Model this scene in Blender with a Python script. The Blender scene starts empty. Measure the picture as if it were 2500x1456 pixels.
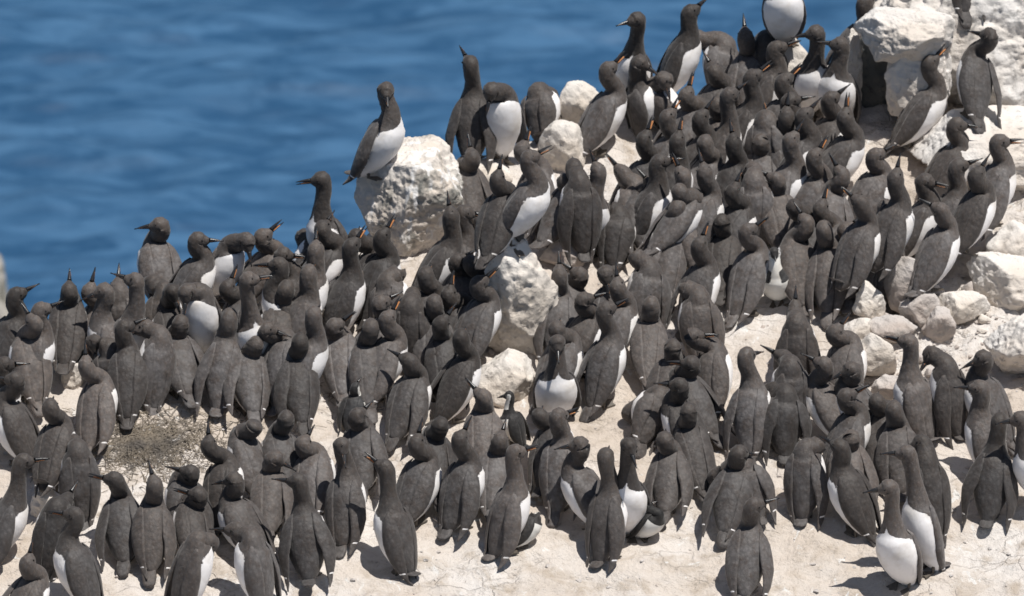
import bpy, bmesh, math, random
import numpy as np
from mathutils import Vector, Matrix
from mathutils.bvhtree import BVHTree

random.seed(7)
rng = np.random.default_rng(7)
C = bpy.context.scene.collection
sc = bpy.context.scene
rad = math.radians

# ------------------------------------------------------------------ camera, sky, sun, exposure
PITCH = rad(20.0)          # the photographer looks down on the ledge
DIST = 60.0                # telephoto distance
WIDE = 4.0                 # metres across the frame at that distance
FOC = 36.0 * DIST / WIDE
VD = Vector((0, math.cos(PITCH), -math.sin(PITCH)))
CU = Vector((0, math.sin(PITCH), math.cos(PITCH)))
CAMPOS = -VD * DIST
cam = bpy.data.cameras.new('camera')
cam.lens = FOC
cam.sensor_width = 36.0
cam.clip_start = 1.0
cam.clip_end = 20000.0
cam.dof.use_dof = True
cam.dof.focus_distance = DIST - 3.0
cam.dof.aperture_fstop = 7.5
cam_ob = bpy.data.objects.new('camera', cam)
C.objects.link(cam_ob)
cam_ob.location = CAMPOS
cam_ob.rotation_euler = (math.pi / 2 - PITCH, 0, 0)
sc.camera = cam_ob

SUN_EL, SUN_AZ = rad(70), rad(56)      # azimuth: to the right of straight behind the camera
SD = Vector((math.cos(SUN_EL) * math.sin(SUN_AZ), -math.cos(SUN_EL) * math.cos(SUN_AZ), math.sin(SUN_EL)))
w = bpy.data.worlds.new('World')
sc.world = w
w.use_nodes = True
nt = w.node_tree
bg = nt.nodes['Background']
sky = nt.nodes.new('ShaderNodeTexSky')
sky.sky_type = 'NISHITA'
sky.sun_disc = False
sky.sun_elevation = SUN_EL
sky.sun_rotation = math.atan2(SD.x, SD.y)
nt.links.new(sky.outputs[0], bg.inputs[0])
bg.inputs[1].default_value = 0.052
sun = bpy.data.lights.new('sun', 'SUN')
sun.energy = 4.9
sun.angle = rad(0.5)
sun.color = (1.0, 0.96, 0.9)
sun_ob = bpy.data.objects.new('sun', sun)
C.objects.link(sun_ob)
sun_ob.rotation_euler = SD.to_track_quat('Z', 'Y').to_euler()
sc.view_settings.view_transform = 'Standard'
sc.view_settings.look = 'None'
sc.view_settings.gamma = 1.0
sc.view_settings.use_curve_mapping = False
sc.view_settings.exposure = 0.08

# ------------------------------------------------------------------ helpers
S = WIDE / 2500.0          # metres per photograph pixel at the ledge


def ray(u, v):
    d = VD * DIST + Vector((1, 0, 0)) * ((u - 1250) * S) + CU * ((728 - v) * S)
    return d.normalized()


def vnoise(p, seed=0):
    p = np.asarray(p, dtype=np.float64)
    i = np.floor(p).astype(np.int64)
    f = p - i
    f = f * f * (3 - 2 * f)
    out = np.zeros(p.shape[:-1])
    for dx in (0, 1):
        for dy in (0, 1):
            for dz in (0, 1):
                h = ((i[..., 0] + dx) * 374761393 + (i[..., 1] + dy) * 668265263 + (i[..., 2] + dz) * 2147483647 + seed * 974711) & 0xFFFFFFFF
                h = ((h ^ (h >> 13)) * 1274126177) & 0xFFFFFFFF
                h = h ^ (h >> 16)
                r = (h & 0xFFFF) / 65535.0
                wt = (f[..., 0] if dx else 1 - f[..., 0]) * (f[..., 1] if dy else 1 - f[..., 1]) * (f[..., 2] if dz else 1 - f[..., 2])
                out += r * wt
    return out * 2 - 1


def fbm(p, seed=0, octv=4, gain=0.5):
    a, s, t = 1.0, 0.0, 0.0
    p = np.asarray(p, dtype=np.float64)
    for k in range(octv):
        s = s + a * vnoise(p, seed + k * 17)
        t += a
        a *= gain
        p = p * 2.03 + 11.3
    return s / t


def mesh_np(name, verts, faces, smooth=True):
    me = bpy.data.meshes.new(name)
    me.from_pydata([tuple(x) for x in verts], [], faces)
    vol = 0.0
    va = np.asarray(verts, float)
    va = va - va.mean(0)
    for f in faces:
        for k in range(1, len(f) - 1):
            vol += va[f[0]] @ np.cross(va[f[k]], va[f[k + 1]]) if len(faces) < 60 else 0.0
    if len(faces) >= 60:
        q4 = np.array([(f[0], f[1], f[2], f[3] if len(f) > 3 else f[2]) for f in faces])
        a_, b_, c_, d_ = (va[q4[:, i]] for i in range(4))
        vol = float((a_ * np.cross(b_, c_)).sum() + (a_ * np.cross(c_, d_)).sum())
    if vol < 0:
        me.flip_normals()
    if smooth:
        me.polygons.foreach_set('use_smooth', [True] * len(me.polygons))
    me.update()
    return me


def link(name, me, mat=None, parent=None):
    o = bpy.data.objects.new(name, me)
    C.objects.link(o)
    if mat is not None and me is not None:
        for m in (mat if isinstance(mat, (list, tuple)) else [mat]):
            if len(me.materials) < (len(mat) if isinstance(mat, (list, tuple)) else 1):
                me.materials.append(m)
    if parent is not None:
        o.parent = parent
    return o


def tag(o, label=None, cat=None, group=None, kind=None):
    for k, x in (('label', label), ('category', cat), ('group', group), ('kind', kind)):
        if x:
            o[k] = x
    return o


# ------------------------------------------------------------------ materials
class N:
    def __init__(self, name):
        self.m = bpy.data.materials.new(name)
        self.m.use_nodes = True
        self.t = self.m.node_tree
        self.b = self.t.nodes['Principled BSDF']

    def n(self, kind, **kw):
        x = self.t.nodes.new(kind)
        for k, v in kw.items():
            setattr(x, k, v)
        return x

    def l(self, a, b):
        self.t.links.new(a, b)

    def noise(self, scale, detail=4, rough=0.6, vec=None, dist=0.0):
        x = self.n('ShaderNodeTexNoise')
        x.inputs['Scale'].default_value = scale
        x.inputs['Detail'].default_value = detail
        x.inputs['Roughness'].default_value = rough
        x.inputs['Distortion'].default_value = dist
        if vec is not None:
            self.l(vec, x.inputs['Vector'])
        return x.outputs['Fac']

    def ramp(self, fac, stops):
        x = self.n('ShaderNodeValToRGB')
        e = x.color_ramp.elements
        while len(e) < len(stops):
            e.new(0.5)
        for k, (p, c) in enumerate(stops):
            e[k].position = p
            e[k].color = (c, c, c, 1) if isinstance(c, (int, float)) else (*c, 1)
        self.l(fac, x.inputs[0])
        return x.outputs[0]

    def mix(self, fac, a, b, mode='MIX'):
        x = self.n('ShaderNodeMix', data_type='RGBA', blend_type=mode)
        for s, v in ((x.inputs[0], fac), (x.inputs[6], a), (x.inputs[7], b)):
            if hasattr(v, 'node'):
                self.l(v, s)
            elif isinstance(v, (int, float)):
                s.default_value = v
            else:
                s.default_value = (*v, 1)
        return x.outputs[2]

    def math(self, op, a, b=0.0, clamp=False):
        x = self.n('ShaderNodeMath', operation=op)
        x.use_clamp = clamp
        for s, v in ((x.inputs[0], a), (x.inputs[1], b)):
            if hasattr(v, 'node'):
                self.l(v, s)
            else:
                s.default_value = v
        return x.outputs[0]

    def bump(self, h, dist, strength=1.0, normal=None):
        x = self.n('ShaderNodeBump')
        x.inputs['Distance'].default_value = dist
        x.inputs['Strength'].default_value = strength
        self.l(h, x.inputs['Height'])
        if normal is not None:
            self.l(normal, x.inputs['Normal'])
        return x.outputs[0]

    def coord(self, which='Object'):
        return self.n('ShaderNodeTexCoord').outputs[which]

    def scaled(self, vec, s):
        x = self.n('ShaderNodeMapping')
        x.inputs['Scale'].default_value = s
        self.l(vec, x.inputs['Vector'])
        return x.outputs[0]


def ground_mat():
    a = N('guano_ground')
    co = a.coord()
    big = a.noise(1.7, 5, 0.6, co)
    mid = a.noise(9.0, 6, 0.65, co, 0.4)
    fin = a.noise(55.0, 5, 0.7, co)
    c = a.mix(a.ramp(big, [(0.38, 0.0), (0.62, 1.0)]), (0.55, 0.48, 0.415), (0.665, 0.625, 0.59))
    c = a.mix(a.ramp(mid, [(0.5, 0.0), (0.68, 1.0)]), c, (0.45, 0.385, 0.32))
    c = a.mix(a.ramp(a.noise(26.0, 5, 0.7, co, 0.6), [(0.60, 0.0), (0.70, 0.75)]), c, (0.36, 0.31, 0.26))
    c = a.mix(a.ramp(a.noise(14.0, 3, 0.6, a.scaled(co, (1, .6, 1)), 1.0), [(0.62, 0.0), (0.68, 0.9)]), c, (0.70, 0.69, 0.67))
    c = a.mix(a.ramp(fin, [(0.60, 0.0), (0.78, 0.8)]), c, (0.30, 0.26, 0.21))
    ck = a.n('ShaderNodeTexVoronoi', feature='DISTANCE_TO_EDGE')
    ck.inputs['Scale'].default_value = 6.5
    wp = a.n('ShaderNodeVectorMath', operation='ADD')
    nv = a.n('ShaderNodeTexNoise')
    nv.inputs['Scale'].default_value = 9.0
    nv.inputs['Detail'].default_value = 4
    a.l(co, nv.inputs['Vector'])
    sv_ = a.n('ShaderNodeVectorMath', operation='SCALE')
    sv_.inputs['Scale'].default_value = 0.16
    a.l(nv.outputs['Color'], sv_.inputs[0])
    a.l(a.scaled(co, (1, 1.5, 1)), wp.inputs[0])
    a.l(sv_.outputs[0], wp.inputs[1])
    a.l(wp.outputs[0], ck.inputs['Vector'])
    crack = a.ramp(ck.outputs['Distance'], [(0.0, 1.0), (0.05, 0.0)])
    crack = a.math('MULTIPLY', crack, a.ramp(a.noise(3.3, 3, 0.6, co), [(0.45, 0.0), (0.58, 1.0)]))
    c = a.mix(a.math('MULTIPLY', crack, 0.22), c, (0.24, 0.20, 0.16))
    a.l(c, a.b.inputs['Base Color'])
    a.b.inputs['Roughness'].default_value = 0.95
    h = a.math('SUBTRACT', a.math('ADD', a.math('MULTIPLY', mid, 1.2), a.math('MULTIPLY', fin, 0.5)), a.math('MULTIPLY', crack, 0.22))
    a.l(a.bump(h, 0.022, 1.0), a.b.inputs['Normal'])
    return a.m


def rock_mat(name, pale, dark, grey_at, streak=False, warm=(0.55, 0.46, 0.37)):
    a = N(name)
    co = a.coord()
    n1 = a.noise(7.0, 6, 0.65, co, 0.5)
    n2 = a.noise(30.0, 6, 0.7, co)
    n3 = a.noise(3.0, 3, 0.5, co)
    c = a.mix(a.ramp(n3, [(0.4, 0.0), (0.6, 1.0)]), pale, warm)
    c = a.mix(a.ramp(n1, [(grey_at, 0.0), (grey_at + 0.13, 1.0)]), c, dark)
    c = a.mix(a.ramp(n2, [(0.58, 0.0), (0.72, 0.8)]), c, tuple(x * 0.55 for x in dark))
    if streak:
        s = a.noise(17.0, 3, 0.55, a.scaled(co, (1.0, 1.0, 0.10)))
        c = a.mix(a.ramp(s, [(0.56, 0.0), (0.61, 1.0)]), c, (0.72, 0.70, 0.68))
    a.l(c, a.b.inputs['Base Color'])
    a.b.inputs['Roughness'].default_value = 0.93
    h = a.math('ADD', n1, a.math('MULTIPLY', n2, 0.45))
    a.l(a.bump(h, 0.02, 0.9), a.b.inputs['Normal'])
    return a.m


def plumage_mat(name, back, head, white, chick=False):
    a = N(name)
    at = a.n('ShaderNodeAttribute', attribute_name='plum')
    sp = a.n('ShaderNodeSeparateColor')
    a.l(at.outputs['Color'], sp.inputs[0])
    co = a.coord()
    oi = a.n('ShaderNodeObjectInfo')
    oc = a.n('ShaderNodeSeparateColor')
    a.l(oi.outputs['Color'], oc.inputs[0])
    rnd = oc.outputs[0]
    ad = a.n('ShaderNodeVectorMath', operation='ADD')
    cmb = a.n('ShaderNodeCombineXYZ')
    for k in range(3):
        a.l(a.math('MULTIPLY', rnd, 37.0 + 11 * k), cmb.inputs[k])
    a.l(co, ad.inputs[0])
    a.l(cmb.outputs[0], ad.inputs[1])
    v = ad.outputs[0]
    n1 = a.noise(22.0, 5, 0.65, v)
    n2 = a.noise(95.0, 4, 0.7, v)
    c = a.mix(sp.outputs[1], back, head)
    c = a.mix(a.math('MULTIPLY', sp.outputs[2], 0.85), c, tuple(x * y for x, y in zip(back, (0.60, 0.52, 0.47))))
    c = a.mix(a.ramp(a.math('FRACT', a.math('MULTIPLY', rnd, 7.3)), [(0.4, 0.0), (1.0, 0.8)]), c, tuple(x * y for x, y in zip(back, (0.92, 0.78, 0.66))))
    c = a.mix(a.ramp(n1, [(0.42, 0.0), (0.60, 0.9)]), c, tuple(x * y for x, y in zip(back, (0.55, 0.46, 0.40))))
    c = a.mix(a.ramp(n2, [(0.50, 0.0), (0.75, 0.6)]), c, tuple(x * 1.45 for x in back))
    vo = a.n('ShaderNodeTexVoronoi')
    vo.inputs['Scale'].default_value = 70.0
    a.l(a.scaled(v, (1.0, 1.0, 0.6)), vo.inputs['Vector'])
    vd_ = vo.outputs['Distance']
    c = a.mix(a.ramp(vd_, [(0.25, 0.0), (0.75, 0.55)]), c, tuple(x * 0.5 for x in back))
    br = a.n('ShaderNodeHueSaturation')
    a.l(a.math('ADD', a.math('MULTIPLY', oc.outputs[1], 0.85), 0.50), br.inputs['Value'])
    a.l(c, br.inputs['Color'])
    c = br.outputs[0]
    edge = a.math('ADD', sp.outputs[0], a.math('MULTIPLY', a.math('SUBTRACT', n2, 0.5), 0.42))
    msk = a.ramp(edge, [(0.47, 0.0), (0.53, 1.0)])
    wc = a.mix(a.ramp(n1, [(0.5, 0.0), (0.8, 0.5)]), white, tuple(x * y for x, y in zip(white, (0.82, 0.78, 0.72))))
    n3 = a.noise(9.0, 4, 0.6, v)
    wc = a.mix(a.ramp(n3, [(0.48, 0.0), (0.70, 0.55)]), wc, (0.52, 0.46, 0.38))
    c = a.mix(msk, c, wc)
    a.l(c, a.b.inputs['Base Color'])
    a.b.inputs['Roughness'].default_value = 0.62
    a.b.inputs['Specular IOR Level'].default_value = 0.35
    a.b.inputs['Sheen Weight'].default_value = 0.12
    a.b.inputs['Sheen Roughness'].default_value = 0.5
    h = a.math('ADD', a.math('SUBTRACT', a.math('MULTIPLY', n1, 0.8), a.math('MULTIPLY', vd_, 0.35)), a.math('MULTIPLY', n2, 0.35))
    h = a.math('MULTIPLY', h, a.math('SUBTRACT', 1.0, a.math('MULTIPLY', msk, 0.75)))
    a.l(a.bump(h, 0.006, 0.8), a.b.inputs['Normal'])
    return a.m


def plain_mat(name, col, rough=0.5, nscale=0, col2=None):
    a = N(name)
    if nscale:
        f = a.noise(nscale, 4, 0.6, a.coord())
        a.l(a.mix(a.ramp(f, [(0.35, 0.0), (0.65, 1.0)]), col, col2), a.b.inputs['Base Color'])
    else:
        a.b.inputs['Base Color'].default_value = (*col, 1)
    a.b.inputs['Roughness'].default_value = rough
    return a.m


def sea_mat():
    a = N('sea_water')
    co = a.coord()
    n = a.noise(2.3, 5, 0.66, a.scaled(co, (0.65, 1.9, 1)), 0.8)
    c = a.mix(a.ramp(n, [(0.40, 0.0), (0.62, 1.0)]), (0.020, 0.068, 0.146), (0.052, 0.128, 0.236))
    a.l(c, a.b.inputs['Base Color'])
    a.b.inputs['Roughness'].default_value = 0.5
    a.b.inputs['Specular IOR Level'].default_value = 0.2
    a.b.inputs['IOR'].default_value = 1.33
    n2 = a.noise(3.6, 4, 0.6, a.scaled(co, (0.8, 1.6, 1)))
    a.l(a.bump(n2, 0.03, 0.5), a.b.inputs['Normal'])
    return a.m


M_GROUND = ground_mat()
M_ROCK = rock_mat('pale_guano_rock', (0.69, 0.655, 0.615), (0.28, 0.26, 0.24), 0.58, warm=(0.60, 0.535, 0.465))
M_STREAK = rock_mat('streaked_guano_rock', (0.68, 0.64, 0.60), (0.22, 0.215, 0.195), 0.50, True, warm=(0.60, 0.53, 0.46))
M_PITTED = rock_mat('pitted_guano_rock', (0.67, 0.645, 0.62), (0.24, 0.23, 0.22), 0.60, warm=(0.62, 0.56, 0.50))
M_GREY = rock_mat('grey_broken_stone', (0.50, 0.47, 0.45), (0.34, 0.32, 0.30), 0.55, warm=(0.44, 0.38, 0.34))
M_HOLLOW_SHADE = rock_mat('bare_rock_hollow_shade', (0.13, 0.14, 0.14), (0.07, 0.075, 0.075), 0.5, warm=(0.20, 0.19, 0.17))  # bare rock without guano, its colour darkened further to carry the hollow's shade
M_FAR = rock_mat('olive_sea_rock', (0.36, 0.34, 0.31), (0.15, 0.145, 0.12), 0.48, warm=(0.28, 0.26, 0.22))
M_BIRD = plumage_mat('guillemot_plumage', (0.116, 0.108, 0.107), (0.058, 0.045, 0.037), (0.85, 0.83, 0.83))
M_CHICK = plumage_mat('chick_down', (0.040, 0.040, 0.042), (0.030, 0.029, 0.029), (0.74, 0.73, 0.70), True)
M_BILL = plain_mat('dark_horn', (0.022, 0.022, 0.024), 0.32)
M_GAPE = plain_mat('orange_gape', (0.55, 0.25, 0.10), 0.5)
M_FOOT = plain_mat('grey_foot_skin', (0.07, 0.06, 0.05), 0.6, 80.0, (0.12, 0.10, 0.08))
M_EYE = plain_mat('dark_eye', (0.008, 0.007, 0.006), 0.08)
M_STRAW = plain_mat('dry_straw', (0.27, 0.225, 0.17), 0.9, 9.0, (0.13, 0.115, 0.10))
M_SEA = sea_mat()

# ------------------------------------------------------------------ terrain
TANG = math.tan(rad(18))
KV = math.sin(PITCH) + TANG * math.cos(PITCH)
RIDGE = [(-900, 960), (-200, 905), (0, 885), (150, 840), (300, 795), (400, 745), (650, 715), (800, 690), (870, 610), (1000, 545), (1130, 400),
         (1250, 352), (1350, 310), (1450, 262), (1650, 238), (1850, 246), (2000, 228), (2100, 205), (2300, 150), (2600, 100), (3400, 40)]


def yedge(x):
    u = 1250 + x / S
    return (728 - np.interp(u, [r[0] for r in RIDGE], [r[1] for r in RIDGE])) * S / KV


SEA_Z = -12.0


def ground_z(x, y):
    x = np.asarray(x, float)
    y = np.asarray(y, float)
    e = yedge(x)
    p = np.stack([x, y, np.zeros_like(x)], -1)
    inside = np.minimum(y, e)
    z = inside * TANG
    d = np.maximum(y - e, 0)
    z = z - 2.3 * d - 0.0 * d
    amp = np.clip((np.abs(y) + 2) / 4, 0.6, 4)
    z = z + 0.030 * amp * fbm(p * 1.6, 3, 3) + 0.016 * fbm(p * 6.0, 9, 3)
    r = 1 - np.abs(fbm(p * np.array([4.0, 7.0, 1.0]), 21, 3))
    z = z + 0.032 * (r - 0.75)
    r2 = 1 - np.abs(fbm(p * np.array([13.0, 17.0, 1.0]), 27, 3))
    z = z + 0.010 * (r2 - 0.75)
    rough = np.clip((x - 1.15) / 0.4, 0, 1) * np.clip((y + 1.0) / 0.5, 0, 1)
    r3 = 1 - np.abs(fbm(p * np.array([9.0, 11.0, 1.0]), 37, 4)) * 1.6
    z = z + rough * 0.055 * (r3 - 0.6)
    z = z + 0.006 * fbm(p * 28.0, 31, 3)
    return np.maximum(z, SEA_Z - 1.5)


def axis(fine0, fine1, step, out0, out1):
    mid = list(np.arange(fine0, fine1 + 1e-9, step))
    lo, hi = [], []
    s, x = step, fine0
    while x > out0:
        s *= 1.25
        x -= s
        lo.append(max(x, out0))
    s, x = step, fine1
    while x < out1:
        s *= 1.25
        x += s
        hi.append(min(x, out1))
    return np.array(lo[::-1] + mid + hi)


def grid_mesh(name, xs, ys, zf):
    X, Y = np.meshgrid(xs, ys)
    Z = zf(X, Y)
    nx, ny = len(xs), len(ys)
    v = np.stack([X, Y, Z], -1).reshape(-1, 3)
    idx = np.arange(nx * ny).reshape(ny, nx)
    f = np.stack([idx[:-1, :-1], idx[:-1, 1:], idx[1:, 1:], idx[1:, :-1]], -1).reshape(-1, 4)
    me = bpy.data.meshes.new(name)
    me.vertices.add(len(v))
    me.vertices.foreach_set('co', v.ravel())
    me.loops.add(f.size)
    me.loops.foreach_set('vertex_index', f.ravel())
    me.polygons.add(len(f))
    me.polygons.foreach_set('loop_start', np.arange(0, f.size, 4))
    me.polygons.foreach_set('loop_total', np.full(len(f), 4))
    me.update(calc_edges=True)
    me.polygons.foreach_set('use_smooth', [True] * len(f))
    return me


gm = grid_mesh('ground', axis(-2.35, 2.35, 0.014, -40, 40), axis(-2.1, 1.5, 0.012, -34, 9), ground_z)
ground = tag(link('ground', gm, M_GROUND), kind='structure')


def sea_z(x, y):
    fade = np.exp(-np.maximum(0, np.hypot(x, y - 36) - 12) / 6)
    p = np.stack([x * 1.0, y * 2.1, np.zeros_like(x)], -1)
    h = 0.10 * fbm(p * 0.8 + 5, 41, 2) + 0.085 * fbm(p * np.array([1.7, 2.6, 1]), 47, 3)
    return SEA_Z + h * fade


sm = grid_mesh('sea', axis(-7, 7, 0.05, -9000, 9000), axis(26, 46, 0.05, -400, 14000), sea_z)
tag(link('sea', sm, M_SEA), kind='structure')

# ------------------------------------------------------------------ rocks
statics = [(gm, Matrix.Identity(4))]


def bvh_of(pairs):
    V, F = [], []
    for me, mt in pairs:
        o = len(V)
        V += [mt @ v.co for v in me.vertices]
        F += [[o + i for i in p.vertices] for p in me.polygons]
    return BVHTree.FromPolygons(V, F)


ground_bvh = bvh_of([(gm, Matrix.Identity(4))])


def hit(bvh, u, v):
    for k in range(60):
        h = bvh.ray_cast(CAMPOS, ray(u, v + k * 6))
        if h[0] is not None and h[0].z > -3.0:
            return h[0], h[1]
    return Vector(((u - 1250) * S, 0, 0)), Vector((0, 0, 1))


def rock_mesh(name, r, seed, planes=16, rough=0.10, sub=5, pits=0.0, cut=(0.62, 0.95), knob=0.006):
    bm = bmesh.new()
    bmesh.ops.create_icosphere(bm, subdivisions=sub, radius=1.0)
    d = np.array([v.co[:] for v in bm.verts])
    d /= np.linalg.norm(d, axis=1)[:, None]
    g = np.random.default_rng(seed)
    rr = np.full(len(d), 1.0)
    for k in range(planes):
        n = g.normal(size=3)
        n /= np.linalg.norm(n)
        h = g.uniform(*cut)
        dot = d @ n
        rr = np.where(dot > 0.05, np.minimum(rr, h / np.maximum(dot, 0.05)), rr)
    p = d * rr[:, None]
    q = p * np.array(r)
    o = rough * fbm(q * 7 + seed, seed, 4) + rough * 0.5 * fbm(q * 26 + seed, seed + 5, 3)
    if pits:
        o -= pits * np.clip(np.abs(vnoise(q * 17 + seed, seed + 8)) * 1.6 - 0.55, 0, 1)
    q = q * (1 + o)[:, None]
    kn = 1 - np.abs(fbm(q * 30 + seed, seed + 11, 3)) * 2.2
    q = q + d * (knob * kn + 0.35 * knob * fbm(q * 70 + seed, seed + 13, 2))[:, None]
    for v, c in zip(bm.verts, q):
        v.co = c
    me = bpy.data.meshes.new(name)
    bm.to_mesh(me)
    bm.free()
    me.polygons.foreach_set('use_smooth', [True] * len(me.polygons))
    return me


def rock(name, box, label, seed, mat=M_ROCK, depth=0.8, sit=0.25, group=None, tilt=0.0, push=0.0, **kw):
    u0, v0, u1, v1 = box
    rx = (u1 - u0) / 2 * S * 1.10
    hv = (v1 - v0) / 2 * S * 1.10
    ry = depth * rx
    s, c = math.sin(PITCH), math.cos(PITCH)
    rz = math.sqrt(max((hv * hv - (ry * s) ** 2), (0.3 * hv) ** 2)) / c
    b, _ = hit(ground_bvh, (u0 + u1) / 2, v1 - sit * (v1 - v0))
    # centre on the line of sight through the middle of the box, at the depth of its seat
    cy = b.y + push * ry
    d = ray((u0 + u1) / 2, (v0 + v1) / 2)
    ctr = CAMPOS + d * ((cy - CAMPOS.y) / d.y)
    me = rock_mesh(name, (rx, ry, rz), seed, **kw)
    o = link(name, me, mat)
    o.location = ctr
    o.rotation_euler = (0, tilt, 0)
    statics.append((me, Matrix.Translation(ctr) @ Matrix.Rotation(tilt, 4, 'Y')))
    tag(o, label, 'rock', group)
    return o


rock('boulder', (866, 338, 1138, 640), 'white boulder streaked with droppings standing at the edge above the sea', 4, M_STREAK, 0.9, 0.22, planes=26, rough=0.13, sub=7, knob=0.006, cut=(0.72, 0.95))
rock('boulder', (2135, -130, 2860, 350), 'largest pale boulder, with birds standing against its bright knobbly face', 23, M_PITTED, 0.5, 0.1, push=0.85, planes=16, rough=0.08, sub=7, pits=0.08, knob=0.010, cut=(0.72, 0.94))
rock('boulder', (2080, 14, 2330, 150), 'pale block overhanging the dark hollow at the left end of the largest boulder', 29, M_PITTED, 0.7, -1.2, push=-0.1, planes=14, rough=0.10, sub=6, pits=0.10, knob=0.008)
rock('boulder', (2085, 60, 2215, 400), 'bare rock wall, darkened in colour for shade, in the hollow by the largest boulder', 12, M_HOLLOW_SHADE, 0.5, 0.26, push=3.2, planes=14, rough=0.10, sub=6, pits=0.10, knob=0.010)
rock('boulder', (2170, 70, 2330, 345), 'knobbly pale rock face just right of the dark hollow', 37, M_PITTED, 0.5, 0.0, push=0.5, planes=14, rough=0.10, sub=6, pits=0.12, knob=0.010)
rock('boulder', (2066, 70, 2104, 290), 'narrow upright pale slab at the left of the dark hollow', 14, M_PITTED, 1.0, 0.05, planes=14, rough=0.10, sub=6, pits=0.10, knob=0.008)
rock('boulder', (2190, 262, 2640, 440), 'low pale shelf of rock under the birds beside the largest boulder', 19, M_PITTED, 0.75, 0.3, planes=12, rough=0.06, sub=6, pits=0.05, knob=0.008, cut=(0.6, 0.9))
rock('boulder', (1160, 585, 1352, 885), 'cracked pale rock standing alone among the birds mid-slope', 31, M_ROCK, 0.85, 0.12, planes=20, rough=0.17, sub=6, knob=0.007, cut=(0.68, 0.93))
rock('rock', (1348, 200, 1462, 330), 'small rounded pale rock on the ridge against the sea', 45, M_ROCK, 0.8, 0.2, push=0.5, planes=14, rough=0.08)
rock('rock', (1320, 300, 1430, 430), 'smooth cream rock below the rounded ridge rock', 51, M_ROCK, 0.8, 0.2, planes=16, rough=0.06)
rock('rock', (1105, 385, 1250, 470), 'low cream rock right of the streaked boulder', 57, M_ROCK, 0.9, 0.3, planes=16, rough=0.08)
rock('rock', (1855, 100, 2010, 290), 'rock hidden behind the crowd that lifts one bird to the skyline', 61, M_ROCK, 0.6, 0.2, planes=14, rough=0.08)
rock('rock', (1985, 165, 2085, 300), 'pale knobbly rock beside the foot of the pitted boulder', 67, M_PITTED, 0.8, 0.2, planes=14, rough=0.12, pits=0.12)
rock('rock', (2412, 540, 2560, 665), 'pale pitted rock undercut by a dark shadow at the slope edge', 71, M_PITTED, 0.8, 0.15, planes=16, rough=0.12, pits=0.1)
rock('rock', (2330, 600, 2600, 760), 'broad rough ledge of cream rock on the slope right of the stone heap', 161, M_PITTED, 0.8, 0.3, planes=14, rough=0.06, sub=6, knob=0.008, cut=(0.5, 0.85))
rock('rock', (2390, 770, 2620, 940), 'crumbly pale ledge at the photo edge below the broad rough ledge', 167, M_PITTED, 0.8, 0.3, planes=14, rough=0.06, sub=6, knob=0.010, cut=(0.5, 0.85))
rock('rock', (2300, 330, 2590, 470), 'pale sloping rock between the largest boulder and the undercut rock', 171, M_PITTED, 0.7, 0.3, planes=12, rough=0.05, sub=6, knob=0.008, cut=(0.55, 0.9))
rock('stone', (2140, 628, 2300, 772), 'large flat grey slab propped at the top of the stone heap', 83, M_GREY, 0.45, 0.1, 'broken stones on the slope', 0.25, planes=9, rough=0.03, cut=(0.5, 0.85))
rock('stone', (2085, 690, 2160, 800), 'narrow upright white stone left of the large grey slab', 87, M_ROCK, 0.6, 0.1, 'broken stones on the slope', -0.3, planes=10, rough=0.05, cut=(0.5, 0.85))
rock('stone', (2125, 768, 2234, 832), 'pale angular stone at the lower left of the stone heap', 91, M_GREY, 0.9, 0.1, 'broken stones on the slope', 0.0, planes=10, rough=0.04, cut=(0.55, 0.85))
rock('stone', (2200, 712, 2290, 798), 'grey wedge stone right under the large slab', 95, M_GREY, 0.8, 0.1, 'broken stones on the slope', -0.5, planes=9, rough=0.03, cut=(0.55, 0.85))
rock('stone', (2254, 742, 2334, 830), 'blue-grey blocky stone casting a black shadow below it', 99, M_GREY, 0.8, 0.1, 'broken stones on the slope', 0.2, planes=9, rough=0.03, cut=(0.55, 0.85))
rock('stone', (2284, 706, 2412, 790), 'wide pale stone at the right of the stone heap', 103, M_ROCK, 0.8, 0.15, 'broken stones on the slope', 0.2, planes=11, rough=0.05, cut=(0.55, 0.85))
rock('stone', (2050, 780, 2140, 850), 'rounded white stone behind the bird with its beak up', 107, M_ROCK, 0.9, 0.2, 'broken stones on the slope', -0.4, planes=12, rough=0.05)
rock('stone', (2080, 815, 2200, 935), 'big tilted pale stone at the foot of the stone heap', 109, M_ROCK, 0.6, 0.15, 'broken stones on the slope', -0.5, planes=10, rough=0.05, cut=(0.55, 0.85))
rock('stone', (2135, 915, 2215, 980), 'grey stone in front of the white-sided bird below the heap', 113, M_GREY, 0.8, 0.15, 'broken stones on the slope', 0.0, planes=10, rough=0.05)
rock('stone', (2250, 322, 2290, 362), 'smooth cream rounded stone below the gaping bird by the boulder', 117, M_ROCK, 0.9, 0.15, None, 0.0, planes=2, rough=0.02, sub=4)
rock('stone', (145, 880, 205, 960), 'pale rock between the birds left of the straw patch', 121, M_ROCK, 0.9, 0.3, None, 0.0, planes=14, rough=0.06)
rock('stone', (1165, 860, 1310, 1000), 'rough low cream rock under the central rock', 127, M_ROCK, 1.0, 0.35, None, 0.0, planes=18, rough=0.08)
rock('stone', (1015, 1035, 1075, 1130), 'pale rock between the upright birds left of the grey chick', 131, M_GREY, 0.7, 0.2, None, 0.0, planes=12, rough=0.06)
rock('stone', (80, 1190, 140, 1290), 'bright white rock beside the bird at the edge with an open beak', 137, M_ROCK, 0.8, 0.3, None, 0.0, planes=14, rough=0.06)
rock('stone', (1640, 590, 1760, 700), 'cream rock showing between backs below the raised-wing bird', 139, M_ROCK, 1.0, 0.4, None, 0.0, planes=16, rough=0.05)
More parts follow.
